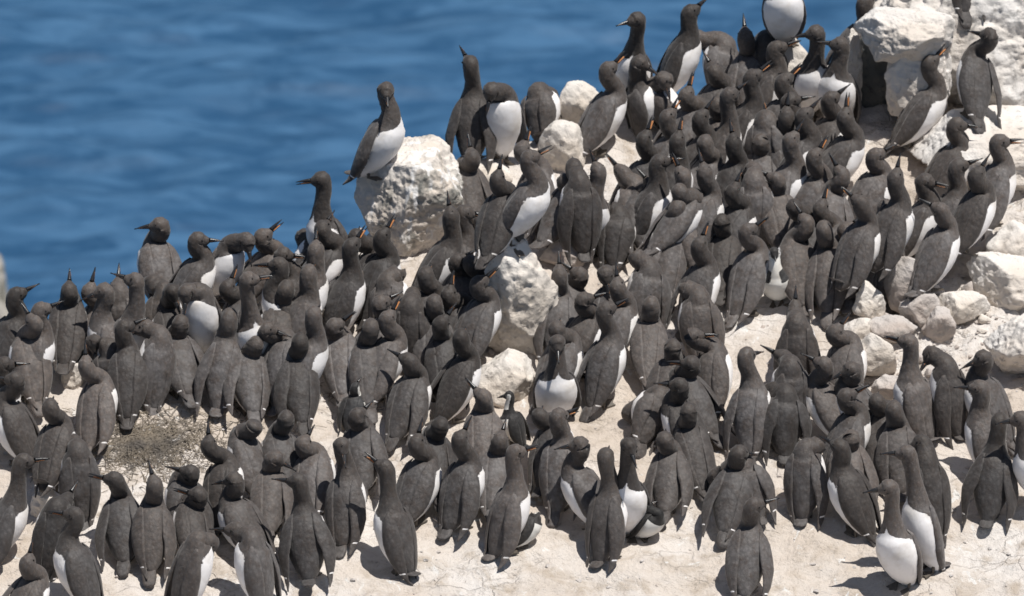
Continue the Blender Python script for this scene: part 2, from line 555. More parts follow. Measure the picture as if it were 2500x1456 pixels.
rock('stone', (1320, 585, 1430, 660), 'grey rock behind the bird with pale legs', 141, M_GREY, 0.9, 0.3, None, 0.0, planes=14, rough=0.08)

gs = np.random.default_rng(77)
for k in range(34):
    if k < 14:
        u, v = gs.uniform(2090, 2480), gs.uniform(660, 930)
    elif k < 24:
        u, v = gs.uniform(1130, 1380), gs.uniform(820, 960)
    else:
        u, v = gs.uniform(860, 1160), gs.uniform(560, 680)
    q = gs.uniform(9, 24)
    rock('stone', (u - q, v - q * .7, u + q, v + q * .7), (('small grey loose stone' if k % 3 else 'small white loose stone') + ' among the broken stones right of the crowd', 'small loose stone around the rough low rock at the centre', 'small loose stone at the foot of the streaked boulder')[0 if k < 14 else 1 if k < 24 else 2], 300 + k, M_GREY if k % 3 else M_ROCK, 0.9, 0.3, ('loose stones right of the crowd', 'loose stones at the central rock', 'loose stones under the streaked boulder')[0 if k < 14 else 1 if k < 24 else 2], gs.uniform(-.6, .6), planes=9, rough=0.04, sub=3, cut=(0.5, 0.85), knob=0.001)

# far sea rock, well behind the ledge
d0 = ray(18, 770)
fp = CAMPOS + d0 * ((27.0 - CAMPOS.y) / d0.y)
fm = rock_mesh('sea_stack', (0.55, 0.6, 2.6), 151, planes=12, rough=0.16, sub=5)
fs = tag(link('sea_stack', fm, M_FAR), 'blurred olive sea rock far beyond the ledge at its outer end', 'rock')
fs.location = (fp.x - 0.22, fp.y, fp.z - 2.0)

solid_bvh = bvh_of(statics)

# ------------------------------------------------------------------ guillemots
EX, EY, EZ = np.eye(3)


def nrm(v):
    return v / max(np.linalg.norm(v), 1e-9)


def orth(v, t):
    v = v - t * (v @ t)
    n = np.linalg.norm(v)
    if n < 1e-5:
        v = np.cross(t, EX)
        v = v - t * (v @ t)
    return nrm(v)


def catmull(P, ts):
    P = np.asarray(P, float)
    n = len(P)
    out = []
    for t in ts:
        i = min(int(t), n - 2)
        f = t - i
        p0 = P[max(i - 1, 0)] if i > 0 else 2 * P[0] - P[1]
        p1, p2 = P[i], P[i + 1]
        p3 = P[i + 2] if i + 2 < n else 2 * P[-1] - P[-2]
        out.append(0.5 * ((2 * p1) + (-p0 + p2) * f + (2 * p0 - 5 * p1 + 4 * p2 - p3) * f * f + (-p0 + 3 * p1 - 3 * p2 + p3) * f ** 3))
    return np.array(out)


def plum_attr(me, cols):
    at = me.attributes.new('plum', 'FLOAT_COLOR', 'POINT')
    c = np.ones((len(cols), 4))
    c[:, :3] = cols
    at.data.foreach_set('color', c.ravel())


NA = 22


def tube_faces(ns, na):
    f = []
    for i in range(ns - 1):
        for j in range(na):
            f.append((i * na + j, i * na + (j + 1) % na, (i + 1) * na + (j + 1) % na, (i + 1) * na + j))
    return f


def beak_mesh(name, upper):
    st = [0.0, 0.2, 0.45, 0.7, 0.9, 1.0]
    v, f = [], []
    na = 8
    for t in st:
        ww = 0.0100 * (1 - t) ** 0.85 + 0.0008
        hh = (0.0125 if upper else 0.0085) * (1 - t) ** 0.75 + 0.0008
        dz = -0.004 * t * t if upper else 0.001 * t
        for j in range(na):
            a = 2 * math.pi * j / na
            x, z = ww * math.cos(a), hh * math.sin(a)
            if upper:
                z = max(z, -0.0005)
            else:
                z = min(z, 0.0005)
            v.append((x, t, z + dz))
    f = tube_faces(len(st), na)
    f.append(tuple(range(na))[::-1])
    f.append(tuple(range((len(st) - 1) * na, len(st) * na)))
    me = mesh_np(name, v, f)
    me.materials.append(M_BILL)
    me.materials.append(M_GAPE)
    for p in me.polygons:
        zz = [abs(me.vertices[i].co.z + (0.004 * me.vertices[i].co.y ** 2 if upper else -0.001 * me.vertices[i].co.y)) for i in p.vertices]
        if max(zz) < 0.0012 and p.center.y < 0.8:
            p.material_index = 1
    return me


ME_UP, ME_LO = beak_mesh('upper_beak', True), beak_mesh('lower_beak', False)
bm = bmesh.new()
bmesh.ops.create_uvsphere(bm, u_segments=8, v_segments=6, radius=0.0042)
ME_EYE = bpy.data.meshes.new('eye')
bm.to_mesh(ME_EYE)
bm.free()
ME_EYE.polygons.foreach_set('use_smooth', [True] * len(ME_EYE.polygons))
ME_EYE.materials.append(M_EYE)


def foot_mesh(sx, gF, gR, scl, hipz):
    v, f = [], []
    x0 = sx * 0.026 * scl
    gz = lambda x, y: gF * y + gR * x
    top = np.array([sx * 0.030 * scl, -0.004 * scl, hipz])
    bot = np.array([x0, 0.0, gz(x0, 0.0) + 0.006])
    for p, r in ((top, 0.010 * scl), (bot, 0.0055 * scl)):
        for j in range(6):
            a = j * math.pi / 3
            v.append((p[0] + r * math.cos(a), p[1] + r * math.sin(a), p[2]))
    for j in range(6):
        f.append((j, (j + 1) % 6, 6 + (j + 1) % 6, 6 + j))
    toes = [(-0.5, 0.046), (0.05, 0.056), (0.55, 0.048)]
    pts = [(x0, -0.008 * scl)]
    for k, (a, L) in enumerate(toes):
        a *= 1.0
        pts.append((x0 + math.sin(a) * L * scl, math.cos(a) * L * scl))
        if k < 2:
            a2 = (a + toes[k + 1][0]) / 2
            pts.append((x0 + math.sin(a2) * 0.041 * scl, math.cos(a2) * 0.041 * scl))
    o = len(v)
    n = len(pts)
    for hh in (0.008, 0.0):
        for x, y in pts:
            v.append((x, y, gz(x, y) + hh * (1 if y < 0.02 else 0.75)))
    f.append(tuple(o + i for i in range(n))[::-1])
    f.append(tuple(o + n + i for i in range(n)))
    for i in range(n):
        j = (i + 1) % n
        f.append((o + i, o + j, o + n + j, o + n + i))
    return mesh_np('foot', v, f, False)


def settle(p, terrain):
    if not terrain:
        h = solid_bvh.ray_cast(Vector((p[0], p[1], p[2] + 0.12)), Vector((0, 0, -1)))
        if h[0] is not None and abs(h[0].z - p[2]) < 0.11:
            return np.array(h[0]), h[1]
    return p, None


def seat(bx, by, phi, scl, terrain):
    F = np.array([math.sin(rad(phi)), math.cos(rad(phi)), 0.0])
    p, nn = hit(ground_bvh if terrain else solid_bvh, bx, by)
    p = np.array(p)
    if not terrain:
        p = p + F * 0.07 * scl * max(0.0, math.cos(rad(phi)))
        p, n2 = settle(p, terrain)
        nn = n2 or nn
    return p, nn


def make_bird(hx, hy, bx, by, phi, alpha, d=0.0, op=0.0, sh=None, wl=None, wr=None, scl=1.0, chick=False, terrain=False, cheek=True, dy=None, hf=None, bill=1.0, at=None):
    """head centre pixel, lowest visible pixel, facing (0 away, 90 right), beak angle on the picture, beak depth towards viewer."""
    ph = rad(phi)
    F = np.array([math.sin(ph), math.cos(ph), 0.0])
    R = np.array([math.cos(ph), -math.sin(ph), 0.0])
    p, nn = at if at is not None else seat(bx, by, phi, scl, terrain)
    p = np.array(p)
    nn = np.array(nn)
    if nn[2] < 0.35:
        nn = np.array([0, 0, 1.0])
    g = -nn[:2] / nn[2]
    gF, gR = float(np.clip(g @ F[:2], -.6, .6)), float(np.clip(g @ R[:2], -.6, .6))
    vd, cu = np.array(VD), np.array(CU)

    def rel(u, v, dyy):
        """point on the sight line of a pixel, dyy metres deeper than the foot, relative to the foot"""
        r = np.array(ray(u, v))
        k = (p[1] + dyy - CAMPOS.y) / r[1]
        return np.array(CAMPOS) + r * k - p

    dx = (hx - 1250) * S - p[0]
    if hf is None:
        hf = random.uniform(0.075, 0.115) * scl
        if abs(math.sin(ph)) > 0.5:
            k = min(1.0, (abs(math.sin(ph)) - 0.5) / 0.3)
            hf = hf * (1 - k) + k * float(np.clip(dx / math.sin(ph), -0.04, 0.2))
    dyy = hf * math.cos(ph) if dy is None else dy
    if sh is None and dy is None and abs(math.sin(ph)) > 0.5 and hf < 0.055 * scl:
        p = p + np.array([(dx - 0.075 * scl * math.sin(ph)), 0, 0]) * min(1.0, (abs(math.sin(ph)) - 0.4) / 0.3)
        hf = 0.075 * scl
        dyy = hf * math.cos(ph)
    H = rel(hx, hy, dyy)
    up = EZ
    hip = np.array([0, 0, 0.062 * scl])
    LB = 0.20 * scl
    if sh is not None:
        Sv = rel(sh[0], sh[1], 0.05 * math.cos(ph) * scl)
        A = Sv - hip
        LB = float(np.clip(np.linalg.norm(A), 0.13 * scl, 0.235 * scl))
        A = nrm(A)
    else:
        best = None
        hr = float(H @ R)
        thp = random.uniform(20, 40)
        for th in range(2, 76, 2):
            t = rad(th)
            Sv = hip + LB * (math.sin(t) * F + math.cos(t) * up) + R * hr * 0.55
            cst = ((np.linalg.norm(H - Sv) - 0.104 * scl) / 0.05) ** 2 + ((th - thp) / 26.0) ** 2
            if best is None or cst < best[0]:
                best = (cst, Sv)
        A = nrm(best[1] - hip)
    Sv = hip + A * LB
    D = orth(-F if A[2] > 0.3 else EZ - F, A)
    # beak direction
    if alpha is None:
        bd = nrm(-(-vd) * 1.0 * 0.9 + cu * 0.25 + F * 0.3)
        bd = nrm(np.array([0.0, 1.0, 0.12]) + F * 0.3)
    else:
        a = rad(alpha)
        bd = nrm(EX * math.cos(a) + cu * math.sin(a) - vd * d)
    uph = orth(EZ - F * float(bd @ EZ) * 1.3, bd)
    e = H - Sv
    Ln = np.linalg.norm(e)
    e = nrm(e)
    nr = 0.0345 * scl * float(np.clip((0.105 * scl / max(Ln, 0.03)) ** 0.35, 0.82, 1.12))
    t0 = A * Ln * 0.9
    e2 = nrm(e * 0.8 + A * 0.15 + (bd - e * float(bd @ e)) * 0.12)
    Nk = H - e2 * 0.026 * scl - bd * 0.004 * scl
    t1 = e2 * Ln * 0.75

    def herm(t):
        return (2 * t ** 3 - 3 * t ** 2 + 1) * Sv + (t ** 3 - 2 * t ** 2 + t) * t0 + (-2 * t ** 3 + 3 * t ** 2) * Nk + (t ** 3 - t ** 2) * t1
    q = scl
    bs = LB / 0.195 / scl
    fat = random.uniform(0.98, 1.10) if not chick else 1.25
    ctl = [  # centre, side radius, depth radius, headness, white boundary angle
        (hip - A * 0.082 * q + D * 0.026 * q, 0.016, 0.012, 0, 150),
        (hip - A * 0.045 * q + D * 0.017 * q, 0.037, 0.031, 0, 104),
        (hip + A * 0.010 * bs * q + D * 0.004 * q, 0.060, 0.053, 0, 90),
        (hip + A * 0.066 * bs * q - D * 0.004 * q, 0.073, 0.066, 0, 80),
        (hip + A * 0.118 * bs * q - D * 0.008 * q, 0.075, 0.069, 0, 72),
        (hip + A * 0.162 * bs * q - D * 0.007 * q, 0.064, 0.062, 0.1, 76),
        (Sv, 0.0465, 0.047, 0.6, 166),
        (herm(0.42), nr * 1.04 / q, nr * 1.04 / q, 1, 200),
        (herm(0.93), max(nr * 0.97 / q, 0.0285), max(nr * 1.0 / q, 0.030), 1, 200),
        (H - bd * 0.002 * q + uph * 0.002 * q, 0.0335, 0.0355, 1, 200),
        (H + bd * 0.021 * q, 0.0262, 0.0280, 1, 200),
        (H + bd * 0.037 * q, 0.0145, 0.0160, 1, 200),
        (H + bd * 0.048 * q, 0.0060, 0.0070, 1, 200),
    ]
    cen = np.array([c[0] for c in ctl])
    # local frame: x = R, y = F, z = up
    ts = np.concatenate([np.linspace(0, 6, 21), np.linspace(6, 8, 7)[1:], np.linspace(8, 10, 10)[1:], np.linspace(10, 12, 6)[1:]])
    ks = np.arange(len(ctl))
    P = catmull(cen, ts)
    rw = np.interp(ts, ks, [c[1] for c in ctl]) * q
    rd = np.interp(ts, ks, [c[2] for c in ctl]) * q
    # smooth radii a little
    for arr in (rw, rd):
        arr[1:-1] = 0.25 * arr[:-2] + 0.5 * arr[1:-1] + 0.25 * arr[2:]
    bodym = (ts <= 5.2)
    rw[bodym] *= fat
    rd[bodym] *= fat
    hd = np.interp(ts, ks, [c[3] for c in ctl])
    wb = np.interp(ts, ks, [c[4] for c in ctl])
    T = np.gradient(P, axis=0)
    verts, cols = [], []
    prevD = D
    Ds = []
    for i in range(len(ts)):
        t = nrm(T[i])
        if ts[i] <= 6:
            dd = D
        else:
            f = min(1.0, (ts[i] - 6) / 3.2)
            dd = nrm(D * (1 - f) + uph * f + 1e-6)
        dd = orth(dd * 0.75 + prevD * 0.25, t)
        prevD = dd
        Ds.append(dd)
        sd = np.cross(t, dd)
        for j in range(NA):
            th = 2 * math.pi * j / NA
            verts.append(P[i] + sd * (rw[i] * math.sin(th)) + dd * (rd[i] * math.cos(th)))
            ang = math.degrees(th if th <= math.pi else 2 * math.pi - th)
            if chick:
                b = wb[i] - 12
                if ts[i] > 5.0:
                    b = (150 if ts[i] < 6.6 else 62) if cheek else 200
                if ts[i] > 10.2:
                    b = 200
                wv = (ang - b) / 60.0
            else:
                wv = (ang - wb[i]) / 60.0
            cols.append((np.clip(0.5 + wv, 0, 1), hd[i], 0.0))
    nsx = len(ts)
    faces = tube_faces(nsx, NA)
    faces.append(tuple(range(NA))[::-1])
    faces.append(tuple(range((nsx - 1) * NA, nsx * NA)))
    B = np.stack([R, F, EZ], 1)            # world = B @ local
    root = bpy.data.objects.new('guillemot_chick' if chick else 'guillemot', None)
    root.empty_display_size = 0.05
    C.objects.link(root)
    root.location = p
    root.rotation_euler = (0, 0, -ph)
    mat = M_CHICK if chick else M_BIRD
    va = np.array(verts)
    cc = np.repeat(P, NA, axis=0)
    na_ = va - cc
    na_ /= np.maximum(np.linalg.norm(na_, axis=1), 1e-6)[:, None]
    va = va + na_ * (0.0032 * q * fbm(va * 26 + p * 9, 61, 3) + 0.0015 * fbm(va * 70 + p * 9, 67, 2))[:, None]
    me = mesh_np('body', va @ B, faces)
    plum_attr(me, np.array(cols))
    link('body', me, mat, root)

    # wings: shells that hug the flank from shoulder to tail
    tdir = nrm(-A * 0.75 + D * 0.35 - EZ * 0.15)
    us = [0, .04, .1, .2, .3, .4, .5, .6, .68, .74, .758, .775, .79, .815, .86, .91, .96, 1.0]
    seg = np.linalg.norm(cen[1] - cen[0])
    side0 = np.cross(A, D)
    for sgn, ww in ((-1, wl), (1, wr)):
        om = rad((random.uniform(0, 4) if random.random() < .6 else random.uniform(5, 17)) if ww is None else ww)
        vo, vi, co_o = [], [], []
        js = np.linspace(-1, 1, 9)
        for u in us:
            k = 5.55 - u * 6.5
            if k >= 0:
                c0 = catmull(cen[:8], [k])[0]
                rW = float(np.interp(k, ts, rw))
                rD = float(np.interp(k, ts, rd))
                rW, rD = max(rW, 0.026 * q), max(rD, 0.024 * q)
            else:
                c0 = cen[0] + tdir * (-k) * 0.036 * q
                rW, rD = 0.022 * q * (1 + k * .5), 0.020 * q
            thc = np.interp(u, [0, .15, .4, .6, .75, .88, 1], [50, 48, 52, 61, 64, 56, 38])
            hw = np.interp(u, [0, .15, .4, .6, .75, .88, 1], [6, 21, 31, 37, 38, 31, 4])
            env = np.interp(u, [0, .1, .5, .85, 1], [.2, .9, 1, .7, .25])
            for j in js:
                th = rad(thc + j * hw)
                nv = sgn * side0 * math.sin(th) + D * math.cos(th)
                base = c0 + sgn * side0 * rW * math.sin(th) + D * rD * math.cos(th)
                po = base + nv * ((0.0080 * math.sqrt(max(0, 1 - j * j)) * (0.5 + 0.5 * max(-1, min(1, j * 1.4 + .3))) * env + 0.0012) * q)
                pi_ = base - nv * 0.003 * q
                wt = 0.0
                if 0.755 <= u <= 0.778 and -0.55 < j < 0.9 and not chick:
                    wt = 0.62
                for lst, pt in ((vo, po), (vi, pi_)):
                    lst.append(pt)
                co_o.append((wt + 0.0, 0.0, float(np.clip(u * 1.3 - .25, 0, 1))))
        pts = np.array(vo + vi)
        nv_ = np.tile(fbm(np.array(vo) * 30 + p * 7, 71, 3), 2)
        pts = pts + side0 * sgn * (0.003 * q * nv_)[:, None]
        if om > 0:
            piv = catmull(cen[:8], [5.3])[0] + sgn * side0 * 0.035 * q
            K = D * sgn
            rp = pts - piv
            wgt = np.tile(np.repeat(np.interp(us, [0, .15, .5, 1], [0, .5, 1, 1]), len(js)), 2)[:, None]
            an = om * wgt
            pts = piv + rp * np.cos(an) + np.cross(K, rp) * np.sin(an) + K * (rp @ K)[:, None] * (1 - np.cos(an))
        nu, nj = len(us), len(js)
        f = []
        off = nu * nj
        for i in range(nu - 1):
            for j in range(nj - 1):
                a, b, c_, e_ = i * nj + j, i * nj + j + 1, (i + 1) * nj + j + 1, (i + 1) * nj + j
                f.append((a, b, c_, e_) if sgn < 0 else (e_, c_, b, a))
                f.append((off + e_, off + c_, off + b, off + a) if sgn < 0 else (off + a, off + b, off + c_, off + e_))
        rim = [j for j in range(nj)] + [i * nj + nj - 1 for i in range(1, nu)] + [(nu - 1) * nj + j for j in range(nj - 2, -1, -1)] + [i * nj for i in range(nu - 2, 0, -1)]
        for i in range(len(rim)):
            a, b = rim[i], rim[(i + 1) % len(rim)]
            f.append((b, a, off + a, off + b) if sgn < 0 else (a, b, off + b, off + a))
        wm = mesh_np('wing', pts @ B, f)
        plum_attr(wm, np.array(co_o + [(0, 0, 0)] * len(vi)))
        link('wing', wm, mat, root)

    # tail
    tb = cen[0] + A * 0.012 * q
    vs, cl = [], []
    for t, wdt, thk in ((0, .024, .012), (.35, .029, .008), (.75, .026, .005), (1.0, .014, .003)):
        c0 = tb + tdir * t * 0.078 * q
        lo = gF * float(c0 @ F) + 0.008
        c0 = c0 + EZ * max(0.0, lo - c0[2])
        nv = orth(D, tdir)
        for j in range(10):
            a = 2 * math.pi * j / 10
            vs.append(c0 + side0 * wdt * q * math.sin(a) + nv * thk * q * math.cos(a))
            cl.append((0, 0, 0))
    f = tube_faces(4, 10)
    f.append(tuple(range(10))[::-1])
    f.append(tuple(range(30, 40)))
    tm = mesh_np('tail', np.array(vs) @ B, f)
    plum_attr(tm, np.array(cl))
    link('tail', tm, mat, root)

    # beak halves, eyes, feet
    sdh = np.cross(bd, uph)
    bl = (0.066 if not chick else 0.030) * bill
    for nm, mesh, ang in (('upper_beak', ME_UP, op * 0.55), ('lower_beak', ME_LO, -op * 0.45)):
        y = nrm(bd * math.cos(ang) + uph * math.sin(ang))
        z = orth(uph, y)
        x = np.cross(y, z)
        s2 = q if not chick else 0.62
        o = bpy.data.objects.new(nm, mesh)
        C.objects.link(o)
        o.parent = root
        L = (B.T @ x) * s2, (B.T @ y) * bl, (B.T @ z) * s2
        pos = B.T @ (H + bd * 0.036 * q + uph * (0.0005 if mesh is ME_UP else -0.0005))
        o.matrix_local = Matrix(((L[0][0], L[1][0], L[2][0], pos[0]), (L[0][1], L[1][1], L[2][1], pos[1]), (L[0][2], L[1][2], L[2][2], pos[2]), (0, 0, 0, 1)))
    for sg in (-1, 1):
        o = link('eye', ME_EYE, None, root)
        o.location = B.T @ (H + bd * 0.0165 * q + uph * 0.008 * q + sdh * sg * 0.0258 * q)
        if chick:
            o.scale = (.7, .7, .7)
    for sg in (-1, 1):
        link('foot', foot_mesh(sg, gF, gR, q, hip[2] - 0.01 * q), M_FOOT, root)
    tone = (random.random(), random.random(), random.random(), 1)
    for ch in root.children:
        ch.color = tone
    return root


